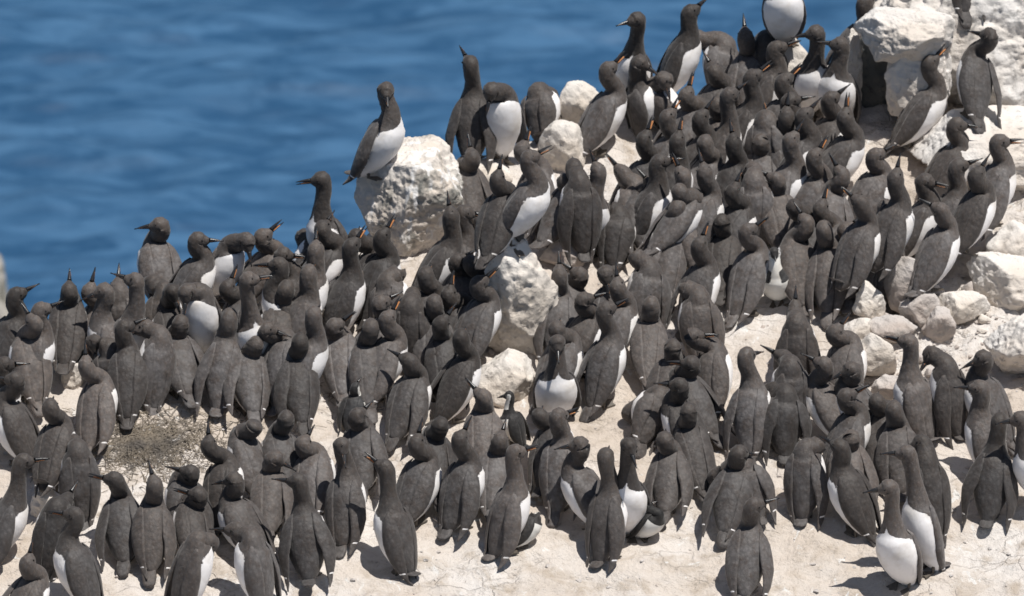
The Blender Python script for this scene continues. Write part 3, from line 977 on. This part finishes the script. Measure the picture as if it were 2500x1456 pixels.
# head x, head y, base x, base y, facing, beak angle (None: turned away), then options
BIRDS = [
    # skyline, upper ridge
    dict(a=(1555, 50, 1540, 245, 190, 195), d=.6),
    dict(a=(1687, 32, 1655, 240, 78, 42)),
    dict(a=(1700, 95, 1765, 238, 345, -55), d=.2, sh=(1768, 110)),
    dict(a=(1820, 92, 1835, 275, 0, 95), d=-.3),
    dict(a=(1862, 100, 1872, 282, 0, None)),
    dict(a=(1895, -120, 1915, 108, 165, 100), d=.3),
    dict(a=(1992, 82, 1972, 248, 150, 190), d=.1, wr=14),
    dict(a=(1897, 120, 1905, 290, 70, 20), op=.1),
    dict(a=(1485, 172, 1470, 388, 38, 45), op=.35),
    dict(a=(1560, 155, 1575, 330, 70, -30), d=.1, sh=(1560, 205)),
    dict(a=(1622, 195, 1605, 345, 50, -75), d=.3, sh=(1590, 225)),
    dict(a=(1677, 235, 1685, 405, 25, 75), op=.2),
    dict(a=(1632, 288, 1648, 455, 62, 60), op=.3),
    dict(a=(1780, 235, 1772, 425, 68, 38)),
    dict(a=(1838, 190, 1832, 345, 60, 40), op=.25),
    dict(a=(1915, 200, 1902, 350, 50, 45), op=.3),
    dict(a=(1930, 248, 1925, 385, 60, 12)),
    dict(a=(1965, 285, 1985, 430, 85, 50)),
    dict(a=(1920, 285, 1925, 425, 0, 85), op=.15),
    dict(a=(1872, 300, 1880, 445, 0, 100), op=.2),
    dict(a=(1857, 348, 1860, 465, 0, None)),
    dict(a=(1932, 345, 1955, 552, 55, 60)),
    dict(a=(2052, 112, 2030, 225, 200, 170), d=.1),
    dict(a=(2115, 5, 2112, 205, 20, 30), d=-.7, terrain=True),
    dict(a=(2187, -8, 2184, 190, 0, None), terrain=True),
    dict(a=(2372, -200, 2362, 36, 350, 90), d=-.5),
    dict(a=(2417, 90, 2395, 310, 340, 165), d=-.4, wr=16),
    dict(a=(2272, 155, 2205, 368, 72, 48), op=.35),
    dict(a=(2335, 308, 2285, 505, 25, -2)),
    dict(a=(2440, 348, 2445, 560, 15, 3), op=.3),
    dict(a=(2065, 288, 2050, 465, 48, 85), op=.25),
    dict(a=(2137, 382, 2115, 580, 20, 30)),
    dict(a=(2055, 428, 2030, 575, 0, 120), op=.2, wr=16),
    dict(a=(2187, 436, 2195, 645, 30, 80), wr=14),
    dict(a=(2258, 445, 2248, 642, 60, -12), op=.2, d=.2),
    dict(a=(2340, 408, 2325, 635, 32, 20), wr=12),
    dict(a=(2100, 496, 2112, 698, 32, 140), op=.3, wr=12),
    dict(a=(2005, 511, 2010, 690, 10, 75), op=.25),
    dict(a=(2012, 560, 2028, 775, 0, None), wl=10),
    dict(a=(1519, 423, 1575, 592, 340, 130), op=.25, sh=(1552, 460)),
    dict(a=(1574, 342, 1608, 560, 30, 70), op=.3),
    dict(a=(1666, 430, 1675, 640, 300, 115), op=.2, wl=16),
    dict(a=(1721, 423, 1735, 605, 15, 105)),
    dict(a=(1838, 415, 1840, 570, 350, 200), d=-.4),
    dict(a=(1895, 441, 1908, 655, 345, 150)),
    dict(a=(1763, 544, 1757, 715, 0, None)),
    dict(a=(1708, 600, 1725, 792, 30, 70), op=.15),
    dict(a=(1825, 566, 1792, 778, 26, 35), op=.15, wr=8),
    dict(a=(1462, 513, 1500, 672, 15, -95), d=.2, sh=(1508, 548)),
    dict(a=(1549, 624, 1590, 820, 345, -55), d=.2, sh=(1585, 660), wr=8),
    dict(a=(1611, 397, 1622, 530, 60, 10)),
    dict(a=(1722, 350, 1730, 495, 20, None)),
    dict(a=(1745, 175, 1752, 330, 30, 120), d=-.2),
    dict(a=(1660, 470, 1690, 560, 20, None)),
    dict(a=(1655, 345, 1660, 480, 30, 80), op=.15),
    dict(a=(2028, 245, 2025, 400, 25, 40)),
    dict(a=(1990, 385, 1992, 545, 40, 60), op=.2),
    dict(a=(1938, 508, 1938, 695, 15, None)),
    dict(a=(1968, 545, 1972, 745, 350, 120)),
    dict(a=(2065, 562, 2065, 725, 10, 40)),
    dict(a=(2162, 508, 2165, 695, 350, None)),
    dict(a=(2296, 515, 2305, 665, 35, 150)),
    dict(a=(1792, 350, 1795, 505, 30, 100)),
    dict(a=(1712, 290, 1715, 430, 35, 60)),
    dict(a=(1592, 455, 1602, 640, 345, 130)),
    dict(a=(1752, 258, 1756, 400, 40, 30)),
    dict(a=(2385, 430, 2392, 610, 20, 60)),
    dict(a=(1655, 505, 1650, 640, 345, None)),
    dict(a=(1790, 470, 1795, 650, 15, 70)),
    dict(a=(1425, 735, 1430, 905, 40, 20)),
    dict(a=(1590, 745, 1580, 880, 350, None)),
    dict(a=(1215, 440, 1212, 590, 20, 80)),
    # by the streaked boulder and the ridge rocks
    dict(a=(941, 222, 905, 432, 106, -80), d=1.1, hf=0.06, fix=True),
    dict(a=(1148, 157, 1152, 402, 0, 120), d=-.6, wl=14, wr=14),
    dict(a=(1198, 222, 1212, 392, 165, -100), d=.1, sh=(1232, 232)),
    dict(a=(1342, 236, 1305, 350, 30, -60), d=.2, sh=(1318, 252)),
    dict(a=(1152, 386, 1160, 600, 0, 100), op=.2, d=-.2),
    dict(a=(1133, 522, 1085, 692, 42, -5), op=.15),
    dict(a=(1293, 388, 1250, 588, 100, 28), op=.25, fix=True),
    dict(a=(1275, 368, 1288, 540, 20, 70), op=.2),
    dict(a=(1381, 445, 1355, 655, 30, 14), op=.15),
    dict(a=(1460, 420, 1440, 578, 190, 110), d=.2),
    dict(a=(1401, 408, 1402, 560, 0, None)),
    dict(a=(1102, 528, 1045, 682, 75, 100)),
    dict(a=(1178, 540, 1172, 645, 10, None)),
    # left end of the ledge
    dict(a=(40, 722, 35, 925, 42, 28)),
    dict(a=(100, 760, 120, 910, 40, 25)),
    dict(a=(83, 790, 100, 985, 355, 122)),
    dict(a=(10, 893, 15, 1060, 60, 5)),
    dict(a=(169, 712, 168, 893, 0, 90), d=-.5),
    dict(a=(219, 715, 228, 892, 22, 78)),
    dict(a=(255, 712, 265, 872, 300, 200)),
    dict(a=(288, 703, 287, 912, 0, 88), d=-.3),
    dict(a=(330, 688, 338, 887, 120, 160)),
    dict(a=(391, 551, 402, 762, 345, 187)),
    dict(a=(370, 690, 402, 905, 10, -95), d=.2, sh=(402, 722)),
    dict(a=(304, 802, 300, 1025, 15, 25)),
    dict(a=(352, 800, 395, 1012, 335, 205), d=.1, sh=(390, 828)),
    dict(a=(229, 835, 262, 992, 20, -85), d=.1, sh=(270, 858)),
    dict(a=(455, 714, 482, 880, 205, -95), d=.2, sh=(492, 722)),
    dict(a=(420, 712, 432, 852, 0, -70), d=.1),
    dict(a=(441, 789, 450, 978, 0, None)),
    dict(a=(483, 588, 470, 742, 62, 0)),
    dict(a=(602, 590, 535, 705, 130, -78), d=.2, sh=(562, 604)),
    dict(a=(642, 580, 655, 732, 55, 40), op=.3),
    dict(a=(690, 624, 660, 752, 70, -5), op=.1),
    dict(a=(681, 650, 690, 800, 280, 178), op=.1),
    dict(a=(556, 705, 550, 862, 20, 68), op=.15),
    dict(a=(606, 686, 608, 848, 155, 10), op=.15),
    dict(a=(700, 705, 690, 882, 340, None)),
    dict(a=(742, 580, 765, 700, 330, -110), sh=(778, 596)),
    dict(a=(789, 560, 812, 705, 70, 60), d=-.6),
    dict(a=(772, 612, 775, 765, 58, 90), d=-.5, wr=14),
    dict(a=(785, 440, 815, 612, 235, 187), op=.2),
    dict(a=(859, 603, 858, 745, 50, 55), op=.3),
    dict(a=(934, 580, 945, 705, 58, 60), op=.25),
    dict(a=(755, 668, 762, 855, 62, None)),
    dict(a=(767, 770, 770, 905, 65, None)),
    dict(a=(733, 835, 738, 1038, 0, None)),
    dict(a=(817, 797, 823, 988, 18, 35), op=.2),
    dict(a=(885, 690, 848, 795, 330, 200), d=.2, sh=(862, 702)),
    dict(a=(970, 668, 932, 832, 30, -85), d=.1, sh=(948, 690)),
    dict(a=(930, 742, 905, 875, 55, 30), d=-.2),
    dict(a=(947, 780, 945, 990, 38, 60), op=.25, wr=14),
    dict(a=(905, 800, 892, 940, 0, None)),
    dict(a=(650, 806, 660, 965, 20, -15)),
    dict(a=(624, 842, 628, 1035, 0, None)),
    dict(a=(560, 775, 545, 1025, 0, None)),
    dict(a=(870, 580, 885, 690, 20, None)),
    # middle of the slope
    dict(a=(1117, 640, 1108, 800, 30, 33)),
    dict(a=(1097, 723, 1090, 872, 25, 80), op=.15),
    dict(a=(1007, 723, 1010, 932, 0, None)),
    dict(a=(1040, 672, 1045, 832, 58, None)),
    dict(a=(1150, 645, 1152, 765, 0, None)),
    dict(a=(1170, 695, 1168, 892, 32, 42), op=.25, wr=12),
    dict(a=(1078, 791, 1090, 1002, 10, 55)),
    dict(a=(1126, 825, 1115, 1018, 32, None)),
    dict(a=(1060, 740, 1065, 872, 0, None)),
    dict(a=(1366, 672, 1362, 898, 15, 92), d=-.1),
    dict(a=(1416, 673, 1412, 862, 340, 145)),
    dict(a=(1478, 668, 1490, 792, 0, -80), d=.2),
    dict(a=(1479, 758, 1440, 1015, 28, 26), op=.2),
    dict(a=(1359, 805, 1325, 958, 25, None)),
    dict(a=(1360, 838, 1352, 1020, 172, -85), d=.8),
    dict(a=(1509, 702, 1525, 885, 35, 95), wr=8),
    dict(a=(1677, 705, 1715, 895, 350, -100), d=.2, sh=(1705, 728)),
    dict(a=(1941, 758, 1950, 910, 12, 88)),
    dict(a=(1822, 870, 1838, 1132, 5, 15), d=-.9, wl=16, bill=.9),
    dict(a=(1692, 822, 1722, 965, 20, 3), op=.15),
    dict(a=(1688, 890, 1738, 1082, 335, 175), op=.15),
    dict(a=(1642, 850, 1605, 965, 10, None)),
    dict(a=(1659, 944, 1722, 1118, 330, 172)),
    dict(a=(1537, 1010, 1592, 1102, 345, -65), d=.1, sh=(1598, 990)),
    dict(a=(1681, 1005, 1715, 1192, 345, None)),
    dict(a=(1623, 1075, 1620, 1282, 8, None), wr=14),
    dict(a=(1912, 874, 1965, 1082, 345, 150)),
    dict(a=(1885, 955, 1908, 1135, 350, 200), sh=(1918, 968)),
    dict(a=(2038, 813, 2035, 968, 20, 52), op=.1),
    dict(a=(2011, 892, 2012, 1072, 330, 152)),
    dict(a=(2080, 903, 2078, 1072, 330, 205), d=.1),
    dict(a=(2067, 969, 2045, 1162, 32, 27), op=.1),
    dict(a=(2218, 837, 2275, 1083, 328, 166), op=.15),
    dict(a=(2275, 866, 2342, 1078, 335, -125), d=.1),
    dict(a=(2401, 875, 2458, 1035, 330, 205)),
    dict(a=(2392, 950, 2382, 1195, 335, 176)),
    dict(a=(2141, 983, 2145, 1192, 0, None)),
    dict(a=(2183, 1000, 2185, 1152, 0, None)),
    dict(a=(2492, 1025, 2497, 1240, 230, 190)),
    dict(a=(2440, 1030, 2412, 1295, 5, None)),
    dict(a=(2213, 1108, 2270, 1392, 245, 180), sh=(2232, 1190)),
    dict(a=(2250, 1082, 2292, 1335, 340, 200), sh=(2262, 1128)),
    dict(a=(2170, 1192, 2205, 1432, 215, 190)),
    dict(a=(2000, 1085, 1950, 1285, 20, -150), d=.1, sh=(1968, 1100)),
    dict(a=(2050, 1093, 2100, 1318, 328, 150), d=-.6),
    dict(a=(2078, 1072, 2085, 1205, 0, None)),
    dict(a=(1804, 1108, 1785, 1322, 8, -5), d=-.8, wl=14),
    dict(a=(1748, 1165, 1832, 1295, 350, -88), d=.1, sh=(1812, 1135), wr=12),
    dict(a=(1841, 1236, 1818, 1485, 10, 18), wr=14),
    dict(a=(1479, 1116, 1455, 1385, 25, None), wr=12),
    dict(a=(1535, 1089, 1530, 1278, 185, -70), d=.5),
    dict(a=(1416, 1088, 1432, 1265, 320, 188)),
    dict(a=(1364, 1018, 1348, 1268, 5, 20), d=-.7, op=.3),
    dict(a=(1318, 1018, 1320, 1185, 20, None)),
    dict(a=(1258, 1107, 1205, 1360, 52, 18), op=.25, wr=14),
    dict(a=(1221, 1077, 1205, 1272, 0, 75), d=-.4),
    dict(a=(1124, 1074, 1092, 1308, 28, 65), wr=14),
    dict(a=(1018, 1083, 1010, 1292, 25, 78)),
    dict(a=(1075, 1040, 1075, 1218, 0, None)),
    dict(a=(1178, 970, 1178, 1182, 0, 132), op=.2, d=-.2),
    dict(a=(997, 882, 962, 1095, 20, 150), d=-.4, wr=14),
    dict(a=(872, 1017, 880, 1228, 15, 45), d=-.4),
    dict(a=(622, 1041, 605, 1212, 335, 230), d=-.5),
    dict(a=(670, 1120, 656, 1332, 10, -30), d=-.3, wr=12),
    dict(a=(699, 1024, 702, 1222, 345, None)),
    dict(a=(740, 1085, 752, 1292, 10, 60), d=-.6),
    dict(a=(833, 1087, 826, 1342, 12, -78), d=.5, wr=8),
    dict(a=(940, 1144, 1002, 1410, 330, 145), op=.35),
    dict(a=(727, 1178, 748, 1447, 0, 172), wl=14, wr=15),
    dict(a=(572, 1173, 640, 1390, 335, 190), d=-.5),
    dict(a=(575, 1296, 655, 1495, 310, 176)),
    dict(a=(512, 1325, 430, 1505, 55, -90), sh=(488, 1302)),
    dict(a=(485, 1210, 492, 1402, 340, 166), op=.2),
    dict(a=(465, 1156, 476, 1332, 340, 164)),
    dict(a=(377, 1186, 365, 1422, 0, 103), wr=10),
    dict(a=(279, 1173, 300, 1397, 350, 168), op=.25, wl=14),
    dict(a=(181, 1259, 230, 1492, 318, 172), op=.15),
    dict(a=(160, 1225, 115, 1428, 10, 60), d=-.4),
    dict(a=(69, 1377, 75, 1585, 25, 80)),
    dict(a=(57, 1129, 12, 1378, 60, 8), op=.1, wr=14),
    dict(a=(180, 1081, 198, 1278, 355, None)),
    dict(a=(123, 995, 112, 1192, 10, None)),
    dict(a=(38, 930, 58, 1118, 318, 172)),
    dict(a=(211, 894, 208, 1072, 12, 93)),
    dict(a=(510, 1088, 525, 1292, 10, 92)),
]
CHICKS = [
    (dict(a=(1890, 618, 1898, 738, 182, -80), d=1.2, scl=0.66), 'pale fluffy chick with white face and breast standing among adult backs'),
    (dict(a=(1243, 966, 1262, 1090, 300, 190),), 'grey chick with white cheek standing in profile below the central rock'),
    (dict(a=(868, 945, 850, 1062, 15, 60), d=-.3), 'dark chick with white cheek squeezed between adults, seen from behind'),
    (dict(a=(1580, 1238, 1570, 1315, 120, 30), d=-.2, cheek=False), 'white-bellied chick tucked beside the adult with rounded back near the bare ground'),
    (dict(a=(1290, 1285, 1285, 1340, 60, 0), d=-.4), 'dusky chick crouched under the belly of the loud adult'),
]

LAND = [('the streaked boulder', 1000, 480), ('the tall pitted boulder', 2140, 200), ('the largest boulder', 2380, 200), ('the cracked central rock', 1260, 730),
        ('the small rounded ridge rock', 1405, 265), ('the large grey slab', 2215, 700), ('the heap of broken stones', 2280, 790),
        ('the undercut pitted rock', 2465, 600), ('the dry straw patch', 350, 1085), ('the pale fluffy chick', 1890, 665),
        ('the grey chick', 1255, 1030), ('the dark chick', 858, 1000), ('the tucked white-bellied chick', 1572, 1265), ('the crouched dusky chick', 1288, 1315),
        ('the blurred sea rock', 30, 690), ('the rough low rock', 1235, 930), ('the lower left corner', 0, 1456), ('the lower right corner', 2500, 1456),
        ('the bare ground at the bottom edge', 1300, 1456), ('the right edge of the photo', 2500, 900), ('the top edge of the photo', 1750, 0)]


def describe(b):
    hx, hy, bx, by, phi, al = b['a']
    op = b.get('op', 0)
    d = b.get('d', 0)
    if phi >= 335 or phi <= 25:
        s = 'back-turned guillemot'
    elif phi < 70:
        s = 'white-sided guillemot'
    elif phi <= 115:
        s = 'white-breasted guillemot side-on'
    elif phi < 245:
        s = 'white-fronted guillemot'
    else:
        s = 'white-flanked guillemot'
    if b.get('sh') is not None and al is not None and -130 < al < -20:
        s = 'preening ' + s
        k = ''
    elif al is None:
        k = 'with beak hidden'
    else:
        q = al % 360
        nm = ['right', 'up right', 'up', 'up left', 'left', 'down left', 'down', 'down right'][int(((q + 22.5) % 360) // 45)]
        k = ('gaping ' if op >= .2 else 'beak ') + nm
    return s, k


def place_phrase(b):
    x, y = b['a'][0], (b['a'][1] * .6 + b['a'][3] * .4)
    best = min(LAND, key=lambda t: math.hypot(t[1] - x, (t[2] - y)))
    dx, dy = x - best[1], y - best[2]
    if 'corner' in best[0] or 'edge' in best[0]:
        r = 'near'
    elif abs(dx) > 2.0 * abs(dy):
        r = 'right of' if dx > 0 else 'left of'
    elif abs(dy) > 2.0 * abs(dx):
        r = 'below' if dy > 0 else 'above'
    else:
        r = ('below ' if dy > 0 else 'above ') + ('right of' if dx > 0 else 'left of')
    return r + ' ' + best[0], math.hypot(dx, dy)


for b in BIRDS:
    hx, hy, bx, by, phi, al = b['a']
    if b.get('sh') is None:
        if hx > 1430 and by < 660 and 10 <= phi <= 66:
            phi += 17
        if 316 <= phi <= 336:
            phi -= 14
        elif 20 <= phi <= 45:
            phi += 11
        if not b.get('fix'):
            by = max(by, hy + random.choice((196, 206, 214, 220)))
        if phi < 20 or phi > 345:
            phi += random.uniform(-16, 22)
    b['a'] = (hx, hy, bx, by, phi, al)
    b['at'] = seat(bx, by, phi, 1.0, b.get('terrain', False))

ORD = ['nearest', 'second nearest', 'third nearest', 'fourth nearest', 'fifth nearest', 'sixth nearest', 'seventh nearest', 'eighth nearest']
groups = {}
for i, b in enumerate(BIRDS):
    s, k = describe(b)
    pl, dist = place_phrase(b)
    groups.setdefault((s, k, pl), []).append((dist, i))
for (s, k, pl), lst in groups.items():
    lst.sort()
    for n, (_, i) in enumerate(lst):
        t = s + (' ' + k if k else '') + ', '
        BIRDS[i]['label'] = t + (pl if len(lst) == 1 else ORD[min(n, 7)] + ' ' + pl)

# neighbours shuffle apart a little so that bodies do not run through each other
P0 = np.array([b['at'][0] for b in BIRDS])
Q = P0.copy()
for it in range(40):
    d = Q[:, None, :2] - Q[None, :, :2]
    L = np.hypot(d[..., 0], d[..., 1]) + 1e-6
    L[np.arange(len(Q)), np.arange(len(Q))] = 9
    push = np.clip(0.125 - L, 0, None) * 0.3
    push[np.abs(Q[:, None, 2] - Q[None, :, 2]) > 0.2] = 0
    Q[:, :2] += (d / L[..., None] * push[..., None]).sum(1)
    off = Q[:, :2] - P0[:, :2]
    n = np.hypot(off[:, 0], off[:, 1])
    Q[:, :2] = P0[:, :2] + off * np.minimum(1, 0.055 / np.maximum(n, 1e-6))[:, None]
for b, q in zip(BIRDS, Q):
    if b.get('fix'):
        continue
    p2, n2 = settle(q, b.get('terrain', False))
    b['at'] = (p2, n2 or b['at'][1])

for b in BIRDS:
    kw = {k: v for k, v in b.items() if k not in ('a', 'label', 'fix')}
    o = make_bird(*b['a'], **kw)
    tag(o, b['label'], 'bird', 'guillemots crowded on the ledge')
for (b, lab) in CHICKS:
    kw = {k: v for k, v in b.items() if k not in ('a',)}
    o = make_bird(*b['a'], chick=True, **{'scl': 0.52, **kw})
    tag(o, lab, 'chick', 'guillemot chicks among the adults')

# ------------------------------------------------------------------ small things on the ground
def pebbles():
    V, F = [], []
    g = np.random.default_rng(5)
    base = bmesh.new()
    bmesh.ops.create_icosphere(base, subdivisions=1, radius=1)
    bv = np.array([v.co[:] for v in base.verts])
    bf = [[v.index for v in f.verts] for f in base.faces]
    base.free()
    for k in range(900):
        u, v = g.uniform(-60, 2560), g.uniform(600, 1500)
        if k % 3 == 0:
            u, v = g.uniform(2050, 2540), g.uniform(640, 960)
        h = ground_bvh.ray_cast(CAMPOS, ray(u, v))
        if h[0] is None or h[0].z < -2:
            continue
        r = 0.004 * (1 + 2.2 * g.random() ** 3)
        sc_ = np.array([g.uniform(.8, 1.5), g.uniform(.8, 1.5), g.uniform(.4, .8)]) * r
        p = bv * sc_ * (1 + 0.25 * g.normal(size=(len(bv), 1)))
        a = g.uniform(0, 6.28)
        p = p @ np.array([[math.cos(a), -math.sin(a), 0], [math.sin(a), math.cos(a), 0], [0, 0, 1]])
        o = len(V)
        V += list(p + np.array(h[0]) + [0, 0, r * .2])
        F += [[o + i for i in f] for f in bf]
    tag(link('gravel', mesh_np('gravel', V, F, False), M_GREY), 'loose grit and stone chips on the pale slope', 'gravel', kind='stuff')


pebbles()


def straw():
    V, F = [], []
    g = np.random.default_rng(8)
    for k in range(2300):
        r = abs(g.normal(0, 0.62))
        a = g.uniform(0, 6.283)
        u, v = 365 + 225 * r * math.cos(a), 1085 + 92 * r * math.sin(a) - (r * math.cos(a)) * 12
        if g.random() < 0.06:
            u, v = g.normal(860, 60), g.normal(930, 45)
        h = ground_bvh.ray_cast(CAMPOS, ray(u, v))
        if h[0] is None:
            continue
        p = np.array(h[0])
        L = g.uniform(.02, .075)
        t = g.uniform(0, 6.283)
        dr = np.array([math.cos(t), math.sin(t), g.uniform(-.1, .25) + math.sin(t) * .3])
        w2 = np.array([-math.sin(t), math.cos(t), 0]) * g.uniform(.0007, .0017)
        bend = np.array([0, 0, g.uniform(0, .008)])
        z0 = np.array([0, 0, g.uniform(.0, .007)])
        o = len(V)
        for s, c in ((0, 0), (.5, 1), (1, 0)):
            q = p + dr * L * (s - .5) + bend * c + z0
            V += [q - w2, q + w2, q + np.array([0, 0, .002])]
        for s in (0, 1):
            i = o + s * 3
            F += [(i, i + 3, i + 5, i + 2), (i + 2, i + 5, i + 4, i + 1), (i + 1, i + 4, i + 3, i)]
    tag(link('straw', mesh_np('straw', V, F, False), M_STRAW), 'flattened patch of dry straw and weed on the pale slope', 'straw', kind='stuff')


straw()
